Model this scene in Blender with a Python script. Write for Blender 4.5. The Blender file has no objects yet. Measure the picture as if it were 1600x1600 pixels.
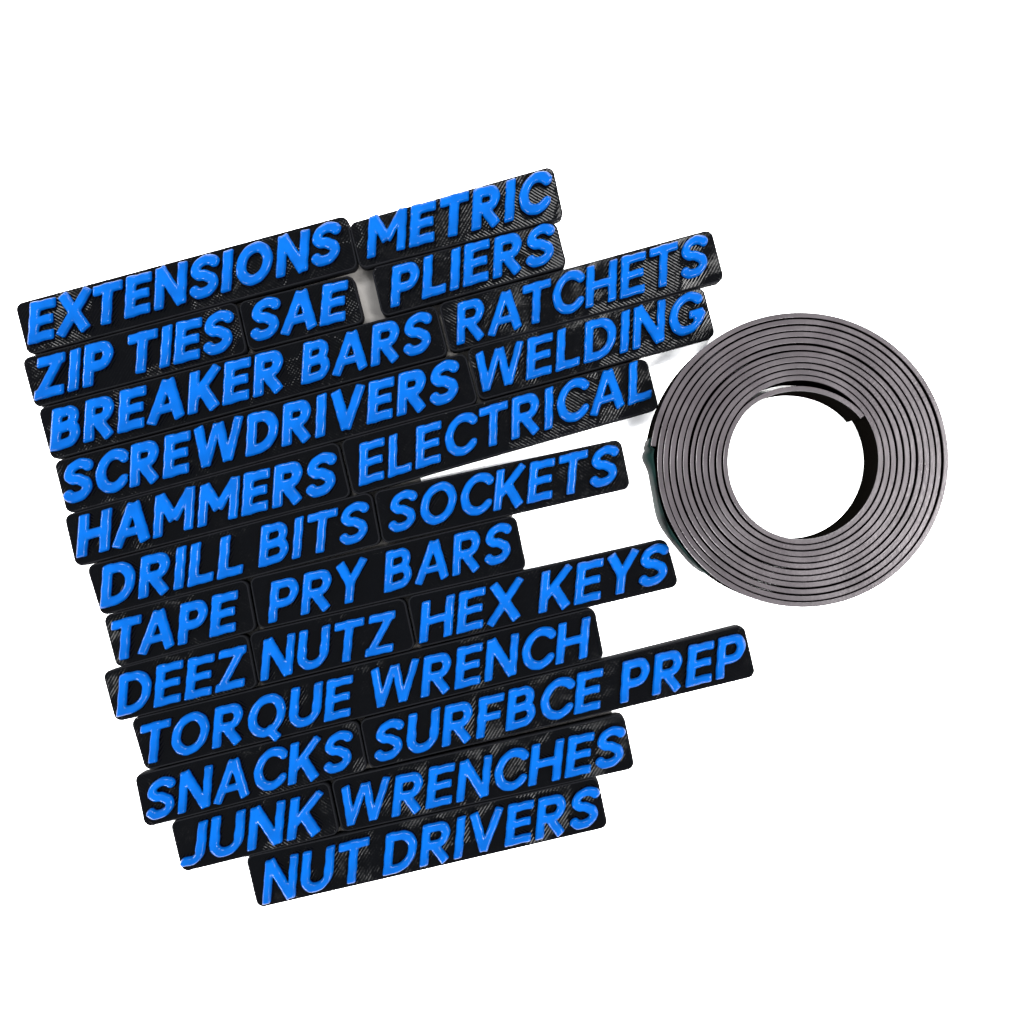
import bpy, math, random
import numpy as np
from mathutils import Vector, Matrix

random.seed(7)
scene = bpy.context.scene
MM = 0.001
CAM_H = 272.0                    # mm above the sheet
K = 258.2 / 1600.0               # mm on the sheet for one photo pixel


def at(px, py, z=0.0):
    """photo pixel -> place (mm) on a level z mm above the sheet"""
    f = (CAM_H - z) / CAM_H
    return ((px - 800.0) * K * f, -(py - 800.0) * K * f)


# ------------------------------------------------------------------ camera
cd = bpy.data.cameras.new('camera')
cam = bpy.data.objects.new('camera', cd)
scene.collection.objects.link(cam)
cam.location = (0, 0, CAM_H * MM)
cd.sensor_width = 36.0
cd.lens = 36.0 * CAM_H / (1600.0 * K)
cd.clip_start = 0.01
cd.clip_end = 50
scene.camera = cam

# ------------------------------------------------------------------ light
w = bpy.data.worlds.new("World")
scene.world = w
w.use_nodes = True
bg = w.node_tree.nodes['Background']
bg.inputs['Color'].default_value = (0.95, 0.97, 1.0, 1)
bg.inputs['Strength'].default_value = 1.3


def area_lamp(name, az, zen, dist, sx, sy, power, col=(1, 1, 1)):
    ld = bpy.data.lights.new(name, 'AREA')
    ld.shape = 'RECTANGLE'
    ld.size = sx
    ld.size_y = sy
    ld.energy = power
    ld.color = col
    o = bpy.data.objects.new(name, ld)
    a, zn = math.radians(az), math.radians(zen)
    p = Vector((math.sin(zn) * math.cos(a), math.sin(zn) * math.sin(a), math.cos(zn))) * dist
    o.location = p
    o.rotation_euler = (-p).to_track_quat('-Z', 'Y').to_euler()
    scene.collection.objects.link(o)
    return o


area_lamp('key_softbox', -4, 44, 0.85, 0.22, 0.22, 24.0, (1.0, 0.985, 0.97))
for az_, zn_, pw_ in ((66, 49, 17), (116, 45, 17), (172, 66, 21), (230, 69, 23), (306, 50, 17)):  # added fill lamps out of view, to wash out shadows on the sheet
    area_lamp('added_fill', az_, zn_, 0.95, 0.26, 0.22, pw_)

vs = scene.view_settings
vs.view_transform = 'Standard'
vs.look = 'None'
vs.exposure = 0.32
vs.gamma = 1.0
vs.use_curve_mapping = False

# ------------------------------------------------------------------ materials


class NT:
    def __init__(self, name):
        self.m = bpy.data.materials.new(name)
        self.m.use_nodes = True
        self.t = self.m.node_tree
        self.b = self.t.nodes['Principled BSDF']
        self.co = self.t.nodes.new('ShaderNodeTexCoord').outputs['Object']

    def n(self, typ, **kw):
        nd = self.t.nodes.new(typ)
        for k, v in kw.items():
            setattr(nd, k, v)
        return nd

    def plug(self, sock, v):
        if isinstance(v, (int, float)):
            sock.default_value = v
        elif isinstance(v, tuple):
            sock.default_value = v
        else:
            self.t.links.new(v, sock)

    def math(self, op, a, b=None, c=None, clamp=False):
        nd = self.n('ShaderNodeMath', operation=op)
        nd.use_clamp = clamp
        self.plug(nd.inputs[0], a)
        if b is not None:
            self.plug(nd.inputs[1], b)
        if c is not None:
            self.plug(nd.inputs[2], c)
        return nd.outputs[0]

    def noise(self, scale, detail=3, rough=0.5, vec=None, dim='3D'):
        nd = self.n('ShaderNodeTexNoise')
        nd.inputs['Scale'].default_value = scale
        nd.inputs['Detail'].default_value = detail
        nd.inputs['Roughness'].default_value = rough
        self.t.links.new(vec or self.co, nd.inputs['Vector'])
        return nd.outputs['Fac']

    def mapping(self, rot=0.0, scale=(1, 1, 1), loc=(0, 0, 0), vec=None):
        nd = self.n('ShaderNodeMapping')
        nd.inputs['Rotation'].default_value = (0, 0, rot)
        nd.inputs['Scale'].default_value = scale
        nd.inputs['Location'].default_value = loc
        self.t.links.new(vec or self.co, nd.inputs['Vector'])
        return nd.outputs['Vector']

    def remap(self, v, a, b, c, d):
        nd = self.n('ShaderNodeMapRange')
        nd.clamp = True
        self.plug(nd.inputs['Value'], v)
        nd.inputs['From Min'].default_value = a
        nd.inputs['From Max'].default_value = b
        nd.inputs['To Min'].default_value = c
        nd.inputs['To Max'].default_value = d
        return nd.outputs['Result']

    def mix(self, f, c1, c2):
        nd = self.n('ShaderNodeMix', data_type='RGBA')
        self.plug(nd.inputs['Factor'], f)
        self.plug(nd.inputs['A'], c1)
        self.plug(nd.inputs['B'], c2)
        return nd.outputs['Result']

    def bump(self, h, dist, strength=1.0):
        nd = self.n('ShaderNodeBump')
        nd.inputs['Strength'].default_value = strength
        nd.inputs['Distance'].default_value = dist
        self.plug(nd.inputs['Height'], h)
        self.t.links.new(nd.outputs['Normal'], self.b.inputs['Normal'])

    def set(self, **kw):
        for k, v in kw.items():
            self.plug(self.b.inputs[k.replace('_', ' ')], v)


# white sheet
s = NT('white_sheet')
s.set(Base_Color=(0.97, 0.97, 0.97, 1), Roughness=0.9, Specular_IOR_Level=0.1)
M_SHEET = s.m

# black printed face with the diagonal lines of the printer's top layer
s = NT('black_print_face')
v1 = s.mapping(rot=math.radians(-45))
sep = s.n('ShaderNodeSeparateXYZ')
s.t.links.new(v1, sep.inputs[0])
wob = s.noise(700, 2)
xx = s.math('ADD', sep.outputs['Y'], s.math('MULTIPLY', wob, 0.00022))
line = s.math('SINE', s.math('MULTIPLY', xx, 2 * math.pi / 0.00068))
line = s.math('POWER', s.math('MULTIPLY_ADD', line, 0.5, 0.5), 1.5)
v2 = s.mapping(rot=math.radians(45))
sep2 = s.n('ShaderNodeSeparateXYZ')
s.t.links.new(v2, sep2.inputs[0])
xx2 = s.math('ADD', sep2.outputs['Y'], s.math('MULTIPLY', wob, 0.0003))
line2 = s.math('SINE', s.math('MULTIPLY', xx2, 2 * math.pi / 0.00068))
line2 = s.math('MULTIPLY_ADD', line2, 0.5, 0.5)
patch = s.remap(s.noise(75, 2), 0.52, 0.60, 0.0, 1.0)
mixv = s.n('ShaderNodeMix')
s.plug(mixv.inputs['Factor'], patch)
s.plug(mixv.inputs['A'], line)
s.plug(mixv.inputs['B'], line2)
strand = s.noise(300, 3, 0.6, vec=s.mapping(rot=math.radians(-45), scale=(0.5, 8, 1)))
relief = s.remap(s.noise(120, 2), 0.36, 0.62, 0.5, 1.0)
h = s.math('MULTIPLY', mixv.outputs['Result'], relief)
h = s.math('ADD', h, s.math('MULTIPLY', strand, 0.25))
h = s.math('ADD', h, s.math('MULTIPLY', s.noise(160, 2), 0.15))
s.bump(h, 0.000075)
s.set(Base_Color=(0.0001, 0.00015, 0.0003, 1), Roughness=s.remap(s.noise(900, 3), 0.3, 0.7, 0.11, 0.18), Specular_IOR_Level=0.046)
M_FACE = s.m

# matt side of the print: layer lines
s = NT('black_print_side')
sep = s.n('ShaderNodeSeparateXYZ')
s.t.links.new(s.co, sep.inputs[0])
lay = s.math('SINE', s.math('MULTIPLY', sep.outputs['Z'], 2 * math.pi / 0.0003))
s.bump(s.math('ADD', lay, s.noise(900, 2)), 0.00003)
s.set(Base_Color=(0.0012, 0.0013, 0.0017, 1), Roughness=0.75, Specular_IOR_Level=0.02)
M_SIDE = s.m

# blue letters
s = NT('blue_print')
h = s.math('ADD', s.noise(260, 2), s.math('MULTIPLY', s.noise(1400, 3, 0.6), 0.25))
s.bump(h, 0.00008)
tone = s.remap(s.noise(130, 3), 0.35, 0.65, 0.0, 1.0)
s.set(Base_Color=s.mix(tone, (0.0, 0.0150, 0.069, 1), (0.0, 0.0205, 0.093, 1)), Roughness=0.15, Specular_IOR_Level=0.05)
M_BLUE = s.m

# letter walls: side shade and dark halo put into the colour as navy
s = NT('navy_wall_shade')
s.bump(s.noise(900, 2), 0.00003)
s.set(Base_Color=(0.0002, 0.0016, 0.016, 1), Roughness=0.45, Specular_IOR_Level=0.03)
M_WALL_SHADE = s.m

# tape: grey cut edge
s = NT('tape_edge')
g = s.noise(1500, 3, 0.6)
sm = s.remap(s.noise(70, 4, 0.65), 0.5, 0.72, 0.0, 1.0)
colr = s.mix(s.math('MULTIPLY', sm, 0.7), (0.0085, 0.0070, 0.0079, 1), (0.0030, 0.0024, 0.0028, 1))
s.bump(s.math('ADD', g, s.math('MULTIPLY', s.noise(250, 2), 0.6)), 0.00004)
s.set(Base_Color=colr, Roughness=s.remap(s.noise(90, 3), 0.35, 0.65, 0.26, 0.36), Specular_IOR_Level=0.34, Specular_Tint=(1.0, 0.95, 0.985, 1))
M_TEDGE = s.m
s = NT('tape_flat')
s.bump(s.noise(400, 3), 0.00003)
s.set(Base_Color=(0.0007, 0.0006, 0.0005, 1), Roughness=0.8, Specular_IOR_Level=0.0)
M_TFLAT = s.m
s = NT('green_liner')
s.bump(s.noise(220, 3), 0.0002)
s.set(Base_Color=s.mix(s.remap(s.noise(150, 3), 0.4, 0.62, 0, 1), (0.0002, 0.0007, 0.0007, 1), (0.0012, 0.0045, 0.004, 1)),
      Roughness=0.5, Specular_IOR_Level=0.01)
M_LINER = s.m

# ------------------------------------------------------------------ helpers


def link_mesh(name, verts, faces, mats, fmat=None, parent=None, smooth=None):
    me = bpy.data.meshes.new(name)
    me.from_pydata([tuple(c * MM for c in v) for v in verts], [], faces)
    for m in mats:
        me.materials.append(m)
    if fmat:
        me.polygons.foreach_set('material_index', fmat)
    if smooth is not None:
        me.polygons.foreach_set('use_smooth', smooth if isinstance(smooth, list) else [smooth] * len(faces))
    me.update()
    o = bpy.data.objects.new(name, me)
    scene.collection.objects.link(o)
    o.parent = parent
    return o


def root(name, x, y, z, rot, label, cat, group=None):
    o = bpy.data.objects.new(name, None)
    o.empty_display_size = 0.01
    o.location = (x * MM, y * MM, z * MM)
    o.rotation_euler = (0, 0, rot)
    o['label'] = label
    o['category'] = cat
    if group:
        o['group'] = group
    scene.collection.objects.link(o)
    return o


# ------------------------------------------------------------------ the sheet
R = 1500
sheet = link_mesh('tabletop', [(-R, -R, 0), (R, -R, 0), (R, R, 0), (-R, R, 0)], [(0, 1, 2, 3)], [M_SHEET])
sheet['kind'] = 'structure'

# the bare grey surface that shows in the slot between the SAE and PLIERS tags
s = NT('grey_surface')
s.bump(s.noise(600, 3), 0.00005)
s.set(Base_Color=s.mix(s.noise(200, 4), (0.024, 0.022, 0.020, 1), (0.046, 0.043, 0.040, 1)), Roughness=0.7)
T = 3.8           # tag thickness, mm
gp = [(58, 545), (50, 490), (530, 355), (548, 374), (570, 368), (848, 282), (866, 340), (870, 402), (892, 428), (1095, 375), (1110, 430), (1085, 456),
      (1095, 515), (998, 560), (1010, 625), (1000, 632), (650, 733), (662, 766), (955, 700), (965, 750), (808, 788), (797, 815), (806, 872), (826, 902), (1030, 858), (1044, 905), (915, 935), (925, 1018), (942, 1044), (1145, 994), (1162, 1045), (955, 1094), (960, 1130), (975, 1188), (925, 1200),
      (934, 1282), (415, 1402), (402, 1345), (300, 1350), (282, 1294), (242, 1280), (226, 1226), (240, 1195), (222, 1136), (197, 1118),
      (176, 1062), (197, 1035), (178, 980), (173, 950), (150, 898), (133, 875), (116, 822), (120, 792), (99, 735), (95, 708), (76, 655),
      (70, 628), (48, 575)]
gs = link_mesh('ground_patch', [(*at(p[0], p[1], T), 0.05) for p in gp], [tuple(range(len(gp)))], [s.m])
gs['kind'] = 'structure'

# ------------------------------------------------------------------ letters


def arc(cx, cy, rx, ry, a0, a1, n=18):
    return [(cx + rx * math.cos(math.radians(a0 + (a1 - a0) * i / n)),
             cy + ry * math.sin(math.radians(a0 + (a1 - a0) * i / n))) for i in range(n + 1)]


def glyphs(w_):
    G = {}
    t = 1 - w_
    B = lambda x0, y0, x1, y1, w=w_: ('b', x0, y0, x1, y1, w)
    P = lambda pts, w=w_: ('p', pts, w)
    G['I'] = (2 * w_, [B(w_, 0, w_, 1)])
    W = 0.64
    G['E'] = (W, [B(w_, 0, w_, 1), B(0, t, W, t, w_ * .95), B(0, .51, W * .93, .51, w_ * .9), B(0, w_, W, w_, w_ * .95)])
    G['F'] = (0.62, [B(w_, 0, w_, 1), B(0, t, .62, t, w_ * .95), B(0, .48, .57, .48, w_ * .9)])
    G['L'] = (0.60, [B(w_, 0, w_, 1), B(0, w_ * .95, .60, w_ * .95, w_ * .95)])
    G['T'] = (0.74, [B(.37, 0, .37, 1), B(0, t, .74, t, w_ * .95)])
    G['H'] = (0.80, [B(w_, 0, w_, 1), B(.80 - w_, 0, .80 - w_, 1), B(w_, .5, .80 - w_, .5, w_ * .95)])
    G['N'] = (0.80, [B(w_ * .95, 0, w_ * .95, 1, w_ * .95), B(.80 - w_ * .95, 0, .80 - w_ * .95, 1, w_ * .95), B(.10, .98, .70, .02, w_ * 1.02)])
    G['M'] = (0.98, [B(w_ * .9, 0, w_ * .9, 1, w_ * .9), B(.98 - w_ * .9, 0, .98 - w_ * .9, 1, w_ * .9),
                     B(.11, .97, .50, .33, w_ * .95), B(.87, .97, .48, .33, w_ * .95)])
    G['X'] = (0.88, [B(.11, -.0, .77, 1.0, w_), B(.11, 1.0, .77, .0, w_)])
    G['V'] = (0.84, [B(.10, 1.0, .43, .03, w_), B(.74, 1.0, .41, .03, w_)])
    G['W'] = (1.22, [B(.10, 1.0, .34, .03, w_ * .92), B(.58, .97, .33, .03, w_ * .88), B(.62, .97, .87, .03, w_ * .88), B(1.12, 1.0, .88, .03, w_ * .92)])
    G['Y'] = (0.78, [B(.09, 1.0, .42, .42, w_), B(.69, 1.0, .36, .42, w_), B(.39, 0, .39, .5, w_)])
    G['A'] = (0.86, [B(.08, 0, .42, .97, w_), B(.78, 0, .44, .97, w_), B(.22, .30, .64, .30, w_ * .82)])
    G['K'] = (0.78, [B(w_, 0, w_, 1), B(.15, .36, .68, 1.0, w_ * .95), B(.30, .60, .68, .0, w_ * 1.05)])
    G['Z'] = (0.70, [B(.02, t, .68, t, w_ * .95), B(0, w_ * .95, .70, w_ * .95, w_ * .95), B(.12, .06, .58, .94, w_ * .95)])
    G['O'] = (0.92, [P(arc(.46, .5, .46 - w_, .5 - w_ + .01, 0, 360, 40))])
    G['Q'] = (0.92, [P(arc(.46, .5, .46 - w_, .5 - w_ + .01, 0, 360, 40)), B(.48, .20, .80, -.13, w_ * .9)])
    G['C'] = (0.76, [P(arc(.46, .5, .46 - w_, .5 - w_ + .01, 42, 318, 34))])
    G['G'] = (0.84, [P(arc(.46, .5, .46 - w_, .5 - w_ + .01, 42, 345, 34)), B(.50, .45, .84, .45, w_ * .9), B(.84 - w_, .26, .84 - w_, .54, w_)])
    G['D'] = (0.80, [B(w_, 0, w_, 1), P([(.14, t), (.34, t)] + arc(.34, .5, .46 - w_, .5 - w_, 90, -90, 24) + [(.14, w_)])])
    G['U'] = (0.78, [B(w_, .35, w_, 1), B(.78 - w_, .35, .78 - w_, 1),
                     P([(w_, .5)] + arc(.39, .39, .39 - w_, .39 - w_, 180, 360, 22) + [(.78 - w_, .5)])])
    G['J'] = (0.50, [B(.50 - w_, .3, .50 - w_, 1), P([(.50 - w_, .5)] + arc(.20, .30, .30 - w_, .30 - w_, 0, -90, 12) + [(.05, .125)])])
    rb = .145
    G['P'] = (0.70, [B(w_, 0, w_, 1), P([(.14, t), (.41, t)] + arc(.41, .66, .29 - w_, t - .66, 90, -90, 18) + [(.14, .66 - (t - .66))])])
    G['R'] = (0.74, [B(w_, 0, w_, 1), P([(.14, t), (.40, t)] + arc(.40, .68, .30 - w_, t - .68, 90, -90, 18) + [(.14, .68 - (t - .68))]),
                     B(.30, .48, .65, .0, w_)])
    G['B'] = (0.72, [B(w_, 0, w_, 1), P([(.14, t), (.39, t)] + arc(.39, .70, .27 - w_, t - .70, 90, -90, 16) + [(.14, .70 - (t - .70))], w_ * .97),
                     P([(.14, .515), (.41, .515)] + arc(.41, .316, .31 - w_, .199, 90, -90, 16) + [(.14, .117)], w_ * .97)])
    G['S'] = (0.68, [P(arc(.355, .715, .25, .178, 28, 255, 22)[:-1]
                       + [(.30, .545), (.385, .51)]
                       + arc(.325, .305, .245, .19, 62, -150, 22))])
    return G


SHEAR = 0.315
LH = 1.6          # letter height over the face, mm
GLYS = {'bold': glyphs(0.126), 'mid': glyphs(0.118), 'slim': glyphs(0.108)}
GLY = GLYS['slim']
CAP = 9.9         # mm; glyph meshes are made at this cap height


def sdf(prims, X, Y):
    D = np.full(X.shape, 1e9)
    for p in prims:
        if p[0] == 'b':
            _, x0, y0, x1, y1, hw = p
            cx, cy = (x0 + x1) / 2, (y0 + y1) / 2
            L = math.hypot(x1 - x0, y1 - y0)
            ux, uy = (x1 - x0) / L, (y1 - y0) / L
            a = np.abs((X - cx) * ux + (Y - cy) * uy)
            b = np.abs(-(X - cx) * uy + (Y - cy) * ux)
            r = 0.036
            qa, qb = a - (L / 2 - r), b - (hw - r)
            d = np.hypot(np.maximum(qa, 0), np.maximum(qb, 0)) + np.minimum(np.maximum(qa, qb), 0) - r
        else:
            pts, hw = p[1], p[2]
            d = np.full(X.shape, 1e9)
            for (x0, y0), (x1, y1) in zip(pts[:-1], pts[1:]):
                dx, dy = x1 - x0, y1 - y0
                L2 = dx * dx + dy * dy + 1e-12
                tt = np.clip(((X - x0) * dx + (Y - y0) * dy) / L2, 0, 1)
                d = np.minimum(d, np.hypot(X - x0 - tt * dx, Y - y0 - tt * dy))
            d = d - hw
        # smooth union
        k = 0.035
        hh = np.clip(0.5 + 0.5 * (d - D) / k, 0, 1)
        D = np.where(D > 1e8, d, d * (1 - hh) + D * hh - k * hh * (1 - hh))
    return D


def glyph_mesh(ch, wt):
    W, prims = GLYS[wt][ch]
    st = 0.021
    xs = np.arange(-0.06, W + 0.08, st)
    ys = np.arange(-0.20 if ch == 'Q' else -0.05, 1.06, st)
    X, Y = np.meshgrid(xs, ys)
    D = sdf(prims, X, Y)
    # slightly wandering outline, like a laid bead
    D = D + 0.006 * np.sin(X * 19 + ord(ch)) * np.sin(Y * 16 + 1.3 * ord(ch))
    D[np.abs(D) < 1e-5] = 1e-5
    ny, nx = X.shape
    r = 0.065
    ze = 0.36

    def zh(d):
        q = min(max(-d / r, 0), 1)
        return LH * (ze + (1 - ze) * math.sqrt(max(0, 1 - (1 - q) ** 2)))

    verts, faces = [], []
    idx, eidx, widx = {}, {}, {}

    def put(x, y, z):
        verts.append(((x + SHEAR * y) * CAP, y * CAP, z))
        return len(verts) - 1

    def gv(i, j):
        if (i, j) not in idx:
            idx[(i, j)] = put(X[j, i], Y[j, i], zh(D[j, i]))
        return idx[(i, j)]

    def ev(a, b):
        key = (min(a, b), max(a, b))
        if key not in eidx:
            (i0, j0), (i1, j1) = key
            d0, d1 = D[j0, i0], D[j1, i1]
            f = d0 / (d0 - d1)
            x = X[j0, i0] + (X[j1, i1] - X[j0, i0]) * f
            y = Y[j0, i0] + (Y[j1, i1] - Y[j0, i0]) * f
            eidx[key] = put(x, y, LH * ze)
            widx[key] = put(x, y, -0.05)
        return key

    wall = []
    for j in range(ny - 1):
        for i in range(nx - 1):
            cs = [(i, j), (i + 1, j), (i + 1, j + 1), (i, j + 1)]
            ins = [D[c[1], c[0]] < 0 for c in cs]
            if not any(ins):
                continue
            if all(ins):
                faces.append([gv(*c) for c in cs])
                continue
            poly, cross = [], []
            for k in range(4):
                a, b = cs[k], cs[(k + 1) % 4]
                ia, ib = ins[k], ins[(k + 1) % 4]
                if ia:
                    poly.append(gv(*a))
                if ia != ib:
                    key = ev(a, b)
                    poly.append(eidx[key])
                    cross.append((key, ia))   # ia: leaving the inside
            if len(poly) >= 3:
                faces.append(poly)
            if len(cross) == 2:
                out = cross[0][0] if cross[0][1] else cross[1][0]
                inn = cross[1][0] if cross[0][1] else cross[0][0]
                wall.append(len(faces))
                faces.append([eidx[inn], eidx[out], widx[out], widx[inn]])
    me = bpy.data.meshes.new('letter')
    me.from_pydata([tuple(c * MM for c in v) for v in verts], [], faces)
    me.materials.append(M_BLUE)
    me.materials.append(M_WALL_SHADE)
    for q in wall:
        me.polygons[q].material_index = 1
    me.polygons.foreach_set('use_smooth', [True] * len(faces))
    me.update()
    return me


MESH = {}

# ------------------------------------------------------------------ tags
def tag_base(quad, parent, cx, cy, rot):
    """rounded slab from four corners (TL, TR, BR, BL in photo pixels on the face level)"""
    pts = [Vector(at(px, py, T)) for px, py in quad]
    cen = sum(pts, Vector((0, 0))) / 4
    rad = 1.9
    seg = 7

    def outline(inset, rr):
        # inset every edge, then round the corners
        n = 4
        edges = []
        for i in range(n):
            a, b = pts[i], pts[(i + 1) % n]
            d = (b - a).normalized()
            nrm = Vector((-d.y, d.x))
            if nrm.dot(cen - a) < 0:
                nrm = -nrm
            edges.append((a + nrm * inset, d))
        cor = []
        for i in range(n):
            (p, d), (q, e) = edges[i - 1], edges[i]
            den = d.x * e.y - d.y * e.x
            s_ = ((q.x - p.x) * e.y - (q.y - p.y) * e.x) / den
            cor.append(p + d * s_)
        out = []
        for i in range(n):
            c, a, b = cor[i], cor[i - 1], cor[(i + 1) % n]
            da, db = (a - c).normalized(), (b - c).normalized()
            ang = math.acos(max(-1, min(1, da.dot(db))))
            tl = rr / math.tan(ang / 2)
            ctr = c + (da + db).normalized() * (rr / math.sin(ang / 2))
            p0, p1 = c + da * tl, c + db * tl
            a0 = math.atan2(*(p0 - ctr).yx)
            a1 = math.atan2(*(p1 - ctr).yx)
            dl = (a1 - a0 + math.pi) % (2 * math.pi) - math.pi
            for k in range(seg + 1):
                aa = a0 + dl * k / seg
                out.append(ctr + Vector((math.cos(aa), math.sin(aa))) * rr)
        return out

    g = 0.05
    rings = [(g + .10, rad - .1, 0.0), (g, rad, 0.25), (g, rad, T - 0.45), (g + .05, rad - .05, T - 0.2), (g + .17, rad - .17, T - .06), (g + .40, rad - .4, T)]
    verts, faces, fm, sm = [], [], [], []
    cr, sr = math.cos(-rot), math.sin(-rot)
    for ins, rr, z in rings:
        for p in outline(ins, rr):
            dx, dy = p.x - cx, p.y - cy
            verts.append((dx * cr - dy * sr, dx * sr + dy * cr, z))
    n = len(verts) // len(rings)
    for k in range(len(rings) - 1):
        for i in range(n):
            j = (i + 1) % n
            faces.append([k * n + j, k * n + i, (k + 1) * n + i, (k + 1) * n + j])
            fm.append(0)
            sm.append(True)
    b = (len(rings) - 1) * n
    faces.append([b + i for i in reversed(range(n))])
    fm.append(1)
    sm.append(False)
    faces.append(list(range(n)))
    fm.append(0)
    sm.append(False)
    return link_mesh('base_plate', verts, faces, [M_SIDE, M_FACE], fm, parent, sm)


KERN = {'EX': -.05, 'XT': -.09, 'AT': -.10, 'TA': -.10, 'RY': -.04, 'AV': -.1, 'TO': -.05, 'LT': -.08, 'PR': .0, 'FB': 0, 'RA': -.02, 'KE': -.02, 'EY': -.02, 'YS': -.05, 'TC': -.04}


def add_word(text, x0, y0, x1, y1, parent, cx, cy, rot, cap=62.5):
    zt = T + LH
    a = Vector(at(x0, y0, zt))
    b = Vector(at(x1, y1, zt))
    L = (b - a).length
    ang = math.atan2(b.y - a.y, b.x - a.x) - rot
    wt = 'bold' if x0 + y0 < 1000 else ('mid' if x0 + y0 < 1250 else 'slim')
    GLY = GLYS[wt]
    capmm = cap * K * (CAM_H - zt) / CAM_H
    s = capmm / CAP
    nat = 0
    gap = 0.10
    pos = []
    for i, ch in enumerate(text):
        if i:
            nat += gap + KERN.get(text[i - 1] + ch, 0)
        pos.append(nat)
        nat += GLY[ch][0]
    fx = L / (nat * capmm)
    cr, sr = math.cos(-rot), math.sin(-rot)
    dx, dy = a.x - cx, a.y - cy
    la = Vector((dx * cr - dy * sr, dx * sr + dy * cr))
    d = Vector((math.cos(ang), math.sin(ang)))
    for ch, p in zip(text, pos):
        if (ch, wt) not in MESH:
            MESH[(ch, wt)] = glyph_mesh(ch, wt)
        o = bpy.data.objects.new('letter', MESH[(ch, wt)])
        scene.collection.objects.link(o)
        o.parent = parent
        q = la + d * (p * capmm * fx)
        jy = random.uniform(-.06, .06)
        o.location = (q.x * MM, (q.y + jy) * MM, T * MM)
        o.rotation_euler = (0, 0, ang + random.uniform(-.008, .008))
        o.scale = (s * fx, s * random.uniform(.99, 1.012), random.uniform(.95, 1.06))


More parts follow.
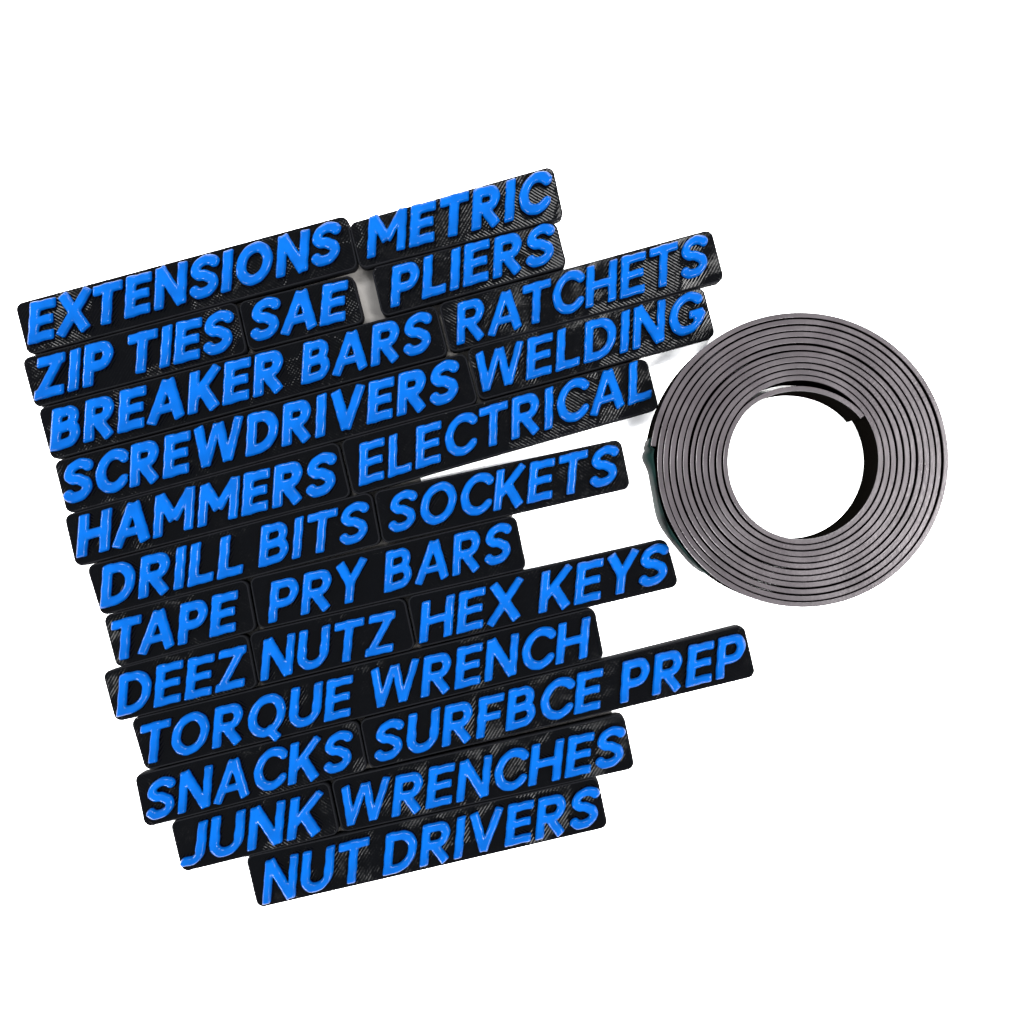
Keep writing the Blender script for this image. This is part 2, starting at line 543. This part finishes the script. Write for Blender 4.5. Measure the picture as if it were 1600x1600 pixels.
GRP = 'black tags with raised blue words laid in brick-like rows'
TAGS = [
    # label, (TL, TR, BR, BL), words [(text, x0, y0, x1, y1, cap)]
    ('long black tag reading EXTENSIONS in raised blue letters, directly above the ZIP TIES tag',
     ((22, 475), (542, 335), (560, 419), (43, 556)), [('EXTENSIONS', 41, 538, 528, 407, 62.5)]),
    ('black tag reading METRIC in raised blue letters, topmost of all the tags',
     ((544, 349), (864, 258), (882, 341), (562, 421)), [('METRIC', 572, 403, 856, 328, 62.5)]),
    ('black tag reading ZIP TIES in raised blue letters, left of the SAE tag',
     ((33, 560), (369, 470), (387, 551), (54, 638)), [('ZIP', 51, 626, 172, 594, 63), ('TIES', 194, 588, 359, 546, 63)]),
    ('short black tag reading SAE in raised blue letters, beside the narrow grey gap',
     ((371, 472), (551, 428), (570, 503), (389, 550)), [('SAE', 390, 535, 538, 499, 62)]),
    ('black tag reading PLIERS in raised blue letters, under the METRIC tag',
     ((579, 418), (869, 345), (887, 416), (597, 496)), [('PLIERS', 609, 480, 864, 408, 62)]),
    ('black tag reading BREAKER BARS in raised blue letters, left of the RATCHETS tag',
     ((58, 638), (681, 476), (701, 555), (80, 720)), [('BREAKER', 75, 706, 441, 608, 64), ('BARS', 469, 601, 671, 548, 62.5)]),
    ('black tag reading RATCHETS in raised blue letters, above the WELDING tag',
     ((684, 474), (1112, 357), (1133, 438), (703, 552)), [('RATCHETS', 713, 539, 1106, 427, 62.5)]),
    ('long black tag reading SCREWDRIVERS in raised blue letters, left of the WELDING tag',
     ((83, 721), (727, 550), (748, 629), (104, 804)), [('SCREWDRIVERS', 97, 790, 714, 625, 64)]),
    ('black tag reading WELDING in raised blue letters, pointing at the tape roll',
     ((728, 545), (1099, 447), (1119, 526), (749, 627)), [('WELDING', 739, 617, 1098, 515, 62.5)]),
    ('black tag reading HAMMERS in raised blue letters, left of the ELECTRICAL tag',
     ((99, 805), (528, 689), (549, 776), (118, 887)), [('HAMMERS', 117, 873, 521, 770, 64)]),
    ('black tag reading ELECTRICAL in raised blue letters, its end touching the tape roll',
     ((531, 688), (1010, 558), (1031, 639), (552, 776)), [('ELECTRICAL', 560, 760, 1019, 621, 63)]),
    ('black tag reading DRILL BITS in raised blue letters, left of the SOCKETS tag',
     ((134, 884), (580, 767), (596, 850), (158, 963)), [('DRILL', 154, 952, 377, 896, 64), ('BITS', 402, 888, 572, 845, 62.5)]),
    ('black tag reading SOCKETS in raised blue letters, below a thin white wedge',
     ((583, 768), (970, 685), (986, 763), (598, 851)), [('SOCKETS', 605, 836, 963, 756, 62.5)]),
    ('short black tag reading TAPE in raised blue letters, left of the PRY BARS tag',
     ((160, 962), (386, 904), (401, 985), (182, 1045)), [('TAPE', 168, 1037, 366, 987, 63)]),
    ('black tag reading PRY BARS in raised blue letters, above NUTZ and HEX KEYS',
     ((389, 903), (806, 804), (824, 889), (404, 985)), [('PRY', 417, 975, 569, 937, 63), ('BARS', 599, 928, 797, 878, 62.5)]),
    ('short black tag reading DEEZ in raised blue letters, left of the NUTZ tag',
     ((159, 1050), (386, 989), (403, 1074), (180, 1129)), [('DEEZ', 180, 1122, 380, 1073, 63)]),
    ('short black tag reading NUTZ in raised blue letters, between DEEZ and HEX KEYS',
     ((388, 989), (632, 933), (650, 1014), (405, 1073)), [('NUTZ', 405, 1066, 613, 1018, 62.5)]),
    ('black tag reading HEX KEYS in raised blue letters, its end against the tape roll',
     ((635, 932), (1041, 841), (1062, 916), (652, 1013)), [('HEX', 654, 1007, 815, 966, 62), ('KEYS', 841, 960, 1042, 911, 62.5)]),
    ('black tag reading TORQUE WRENCH in raised blue letters, directly above the SNACKS tag',
     ((203, 1123), (929, 948), (945, 1029), (227, 1205)), [('TORQUE', 213, 1200, 546, 1120, 62.5), ('WRENCH', 573, 1112, 918, 1028, 62)]),
    ('black tag reading SNACKS in raised blue letters, standing out leftward below TORQUE WRENCH',
     ((209, 1211), (559, 1124), (575, 1204), (226, 1294)), [('SNACKS', 226, 1287, 547, 1204, 62.5)]),
    ('long black tag reading SURFBCE PREP in raised blue letters, right of the SNACKS tag',
     ((561, 1125), (1163, 975), (1182, 1057), (577, 1203)), [('SURFBCE', 583, 1196, 938, 1108, 62), ('PREP', 969, 1101, 1163, 1053, 62)]),
    ('short black tag reading JUNK in raised blue letters, left of the WRENCHES tag',
     ((265, 1284), (513, 1220), (531, 1303), (284, 1364)), [('JUNK', 282, 1358, 500, 1303, 63.5)]),
    ('black tag reading WRENCHES in raised blue letters, above the NUT DRIVERS tag',
     ((516, 1219), (975, 1114), (993, 1201), (534, 1302)), [('WRENCHES', 526, 1298, 973, 1197, 62)]),
    ('black tag reading NUT DRIVERS in raised blue letters, alone in the lowest row',
     ((383, 1338), (934, 1213), (951, 1293), (402, 1420)), [('NUT', 408, 1416, 572, 1377, 65), ('DRIVERS', 597, 1371, 933, 1292, 62.5)]),
]
for label, quad, words in TAGS:
    P4 = [at(px, py, T) for px, py in quad]
    cx, cy = sum(p[0] for p in P4) / 4, sum(p[1] for p in P4) / 4
    rot = (math.atan2(P4[1][1] - P4[0][1], P4[1][0] - P4[0][0]) + math.atan2(P4[2][1] - P4[3][1], P4[2][0] - P4[3][0])) / 2
    r_ = root('name_tag', cx, cy, 0, rot, label, 'name tag', GRP)
    tag_base(quad, r_, cx, cy, rot)
    for wd in words:
        add_word(wd[0], wd[1], wd[2], wd[3], wd[4], r_, cx, cy, rot, wd[5])

# ------------------------------------------------------------------ the roll of tape
TH = 11.0         # tape width = roll height, mm
ccx, ccy = at(1252, 721, TH)
PX = K * (CAM_H - TH) / CAM_H        # mm per pixel on the roll's top
roll = root('tape_roll', ccx, ccy, 0, 0, 'roll of dark grey magnetic tape coiled on its edge beside the tags', 'tape roll')
rng = np.random.RandomState(3)
n_turn = 11.0 + 138.0 / 360.0
START = math.radians(36)
N = 2200
phi_end = n_turn * 2 * math.pi
gapn = [rng.uniform(-.6, .6, 2) for _ in range(14)]


def r_in(phi):
    deg = math.degrees(phi)
    r = 113.0 + 10.05 * deg / 360.0
    th = START + phi
    fade = max(0.0, 1 - deg / 1800.0)
    r += -2.6 * math.cos(2 * th) * fade
    # loose inner end sags towards the middle
    if deg < 102:
        q = deg / 102.0
        r -= 7.5 * math.sin(math.pi * q ** 0.9) ** 1.3
        r += 2.0 * (1 - q) ** 2
    # a few turns lie looser than others (never closer than the tape is thick)
    r += 0.45 * math.sin(th * 1.0 + 0.7) * math.sin(deg / 360.0 * 1.9) + 0.25 * math.sin(3 * th + deg / 300.0)
    # outer end lies slightly off
    e = math.degrees(phi_end) - deg
    if e < 22:
        r += 1.2 * (1 - e / 22.0)
    return r


THK = 7.7        # px
prof = [(0.0, 0.0), (0.0, TH - .16), (.04, TH - .05), (.10, TH), (1 - .10, TH), (1 - .04, TH - .05), (1.0, TH - .16), (1.0, 0.0)]
verts, faces, fm = [], [], []
for k in range(N + 1):
    phi = phi_end * k / N
    th = START + phi
    rr = r_in(phi)
    wave = 0.10 * math.sin(th * 2 + phi / 6) + 0.07 * math.sin(phi * .83 + 2)
    tk = THK * (1 + 0.02 * math.sin(phi * 1.7) - 0.30 * math.exp(-((math.degrees(START + phi) - (1800 + 168)) / 42) ** 2) - 0.16 * math.exp(-((math.degrees(START + phi) - (2160 + 30)) / 60) ** 2) - 0.12 * math.exp(-((math.degrees(START + phi) - (3240 + 380)) / 60) ** 2))
    for f, z in prof:
        rad = (rr + f * tk) * PX
        zz = z + (wave if z > 1 else 0)
        verts.append((rad * math.cos(th), rad * math.sin(th), zz))
m = len(prof)
for k in range(N):
    for i in range(m - 1):
        faces.append([k * m + i, (k + 1) * m + i, (k + 1) * m + i + 1, k * m + i + 1])
        fm.append(1 if i in (0, 6) else 0)
faces.append([i for i in range(m)])
fm.append(0)
faces.append([N * m + i for i in reversed(range(m))])
fm.append(0)
link_mesh('tape_strip', verts, faces, [M_TEDGE, M_TFLAT], fm, roll, False)

# loose green liner bulging off the outer turn
verts, faces = [], []
n = 60
for k in range(n + 1):
    q = k / n
    deg = 171 + 60 * q
    th = math.radians(deg)
    base = 236.2 if deg < 174.5 else 225.2 + (deg - 174) / 36.0
    bul = (0 if deg < 174.5 else 11.0 * math.exp(-((q - .10) / .07) ** 2)) + (5.5 + 2.0 * math.sin(q * 14)) * math.sin(math.pi * q) ** 0.7
    for z, f in ((0.1, 1.0), (3.5, 1.0), (7.0, .8), (9.8, .3)):
        for dr in (0.2, 1.2):
            rad = (base + dr + bul * f) * PX
            verts.append((rad * math.cos(th), rad * math.sin(th), z))
for k in range(n):
    a, b = k * 8, (k + 1) * 8
    loop = [0, 2, 4, 6, 7, 5, 3, 1]
    for i in range(8):
        p, q = loop[i], loop[(i + 1) % 8]
        faces.append([a + p, a + q, b + q, b + p])
faces.append([0, 2, 4, 6, 7, 5, 3, 1])
faces.append([n * 8 + i for i in (1, 3, 5, 7, 6, 4, 2, 0)])
link_mesh('liner', verts, faces, [M_LINER], None, roll, True)
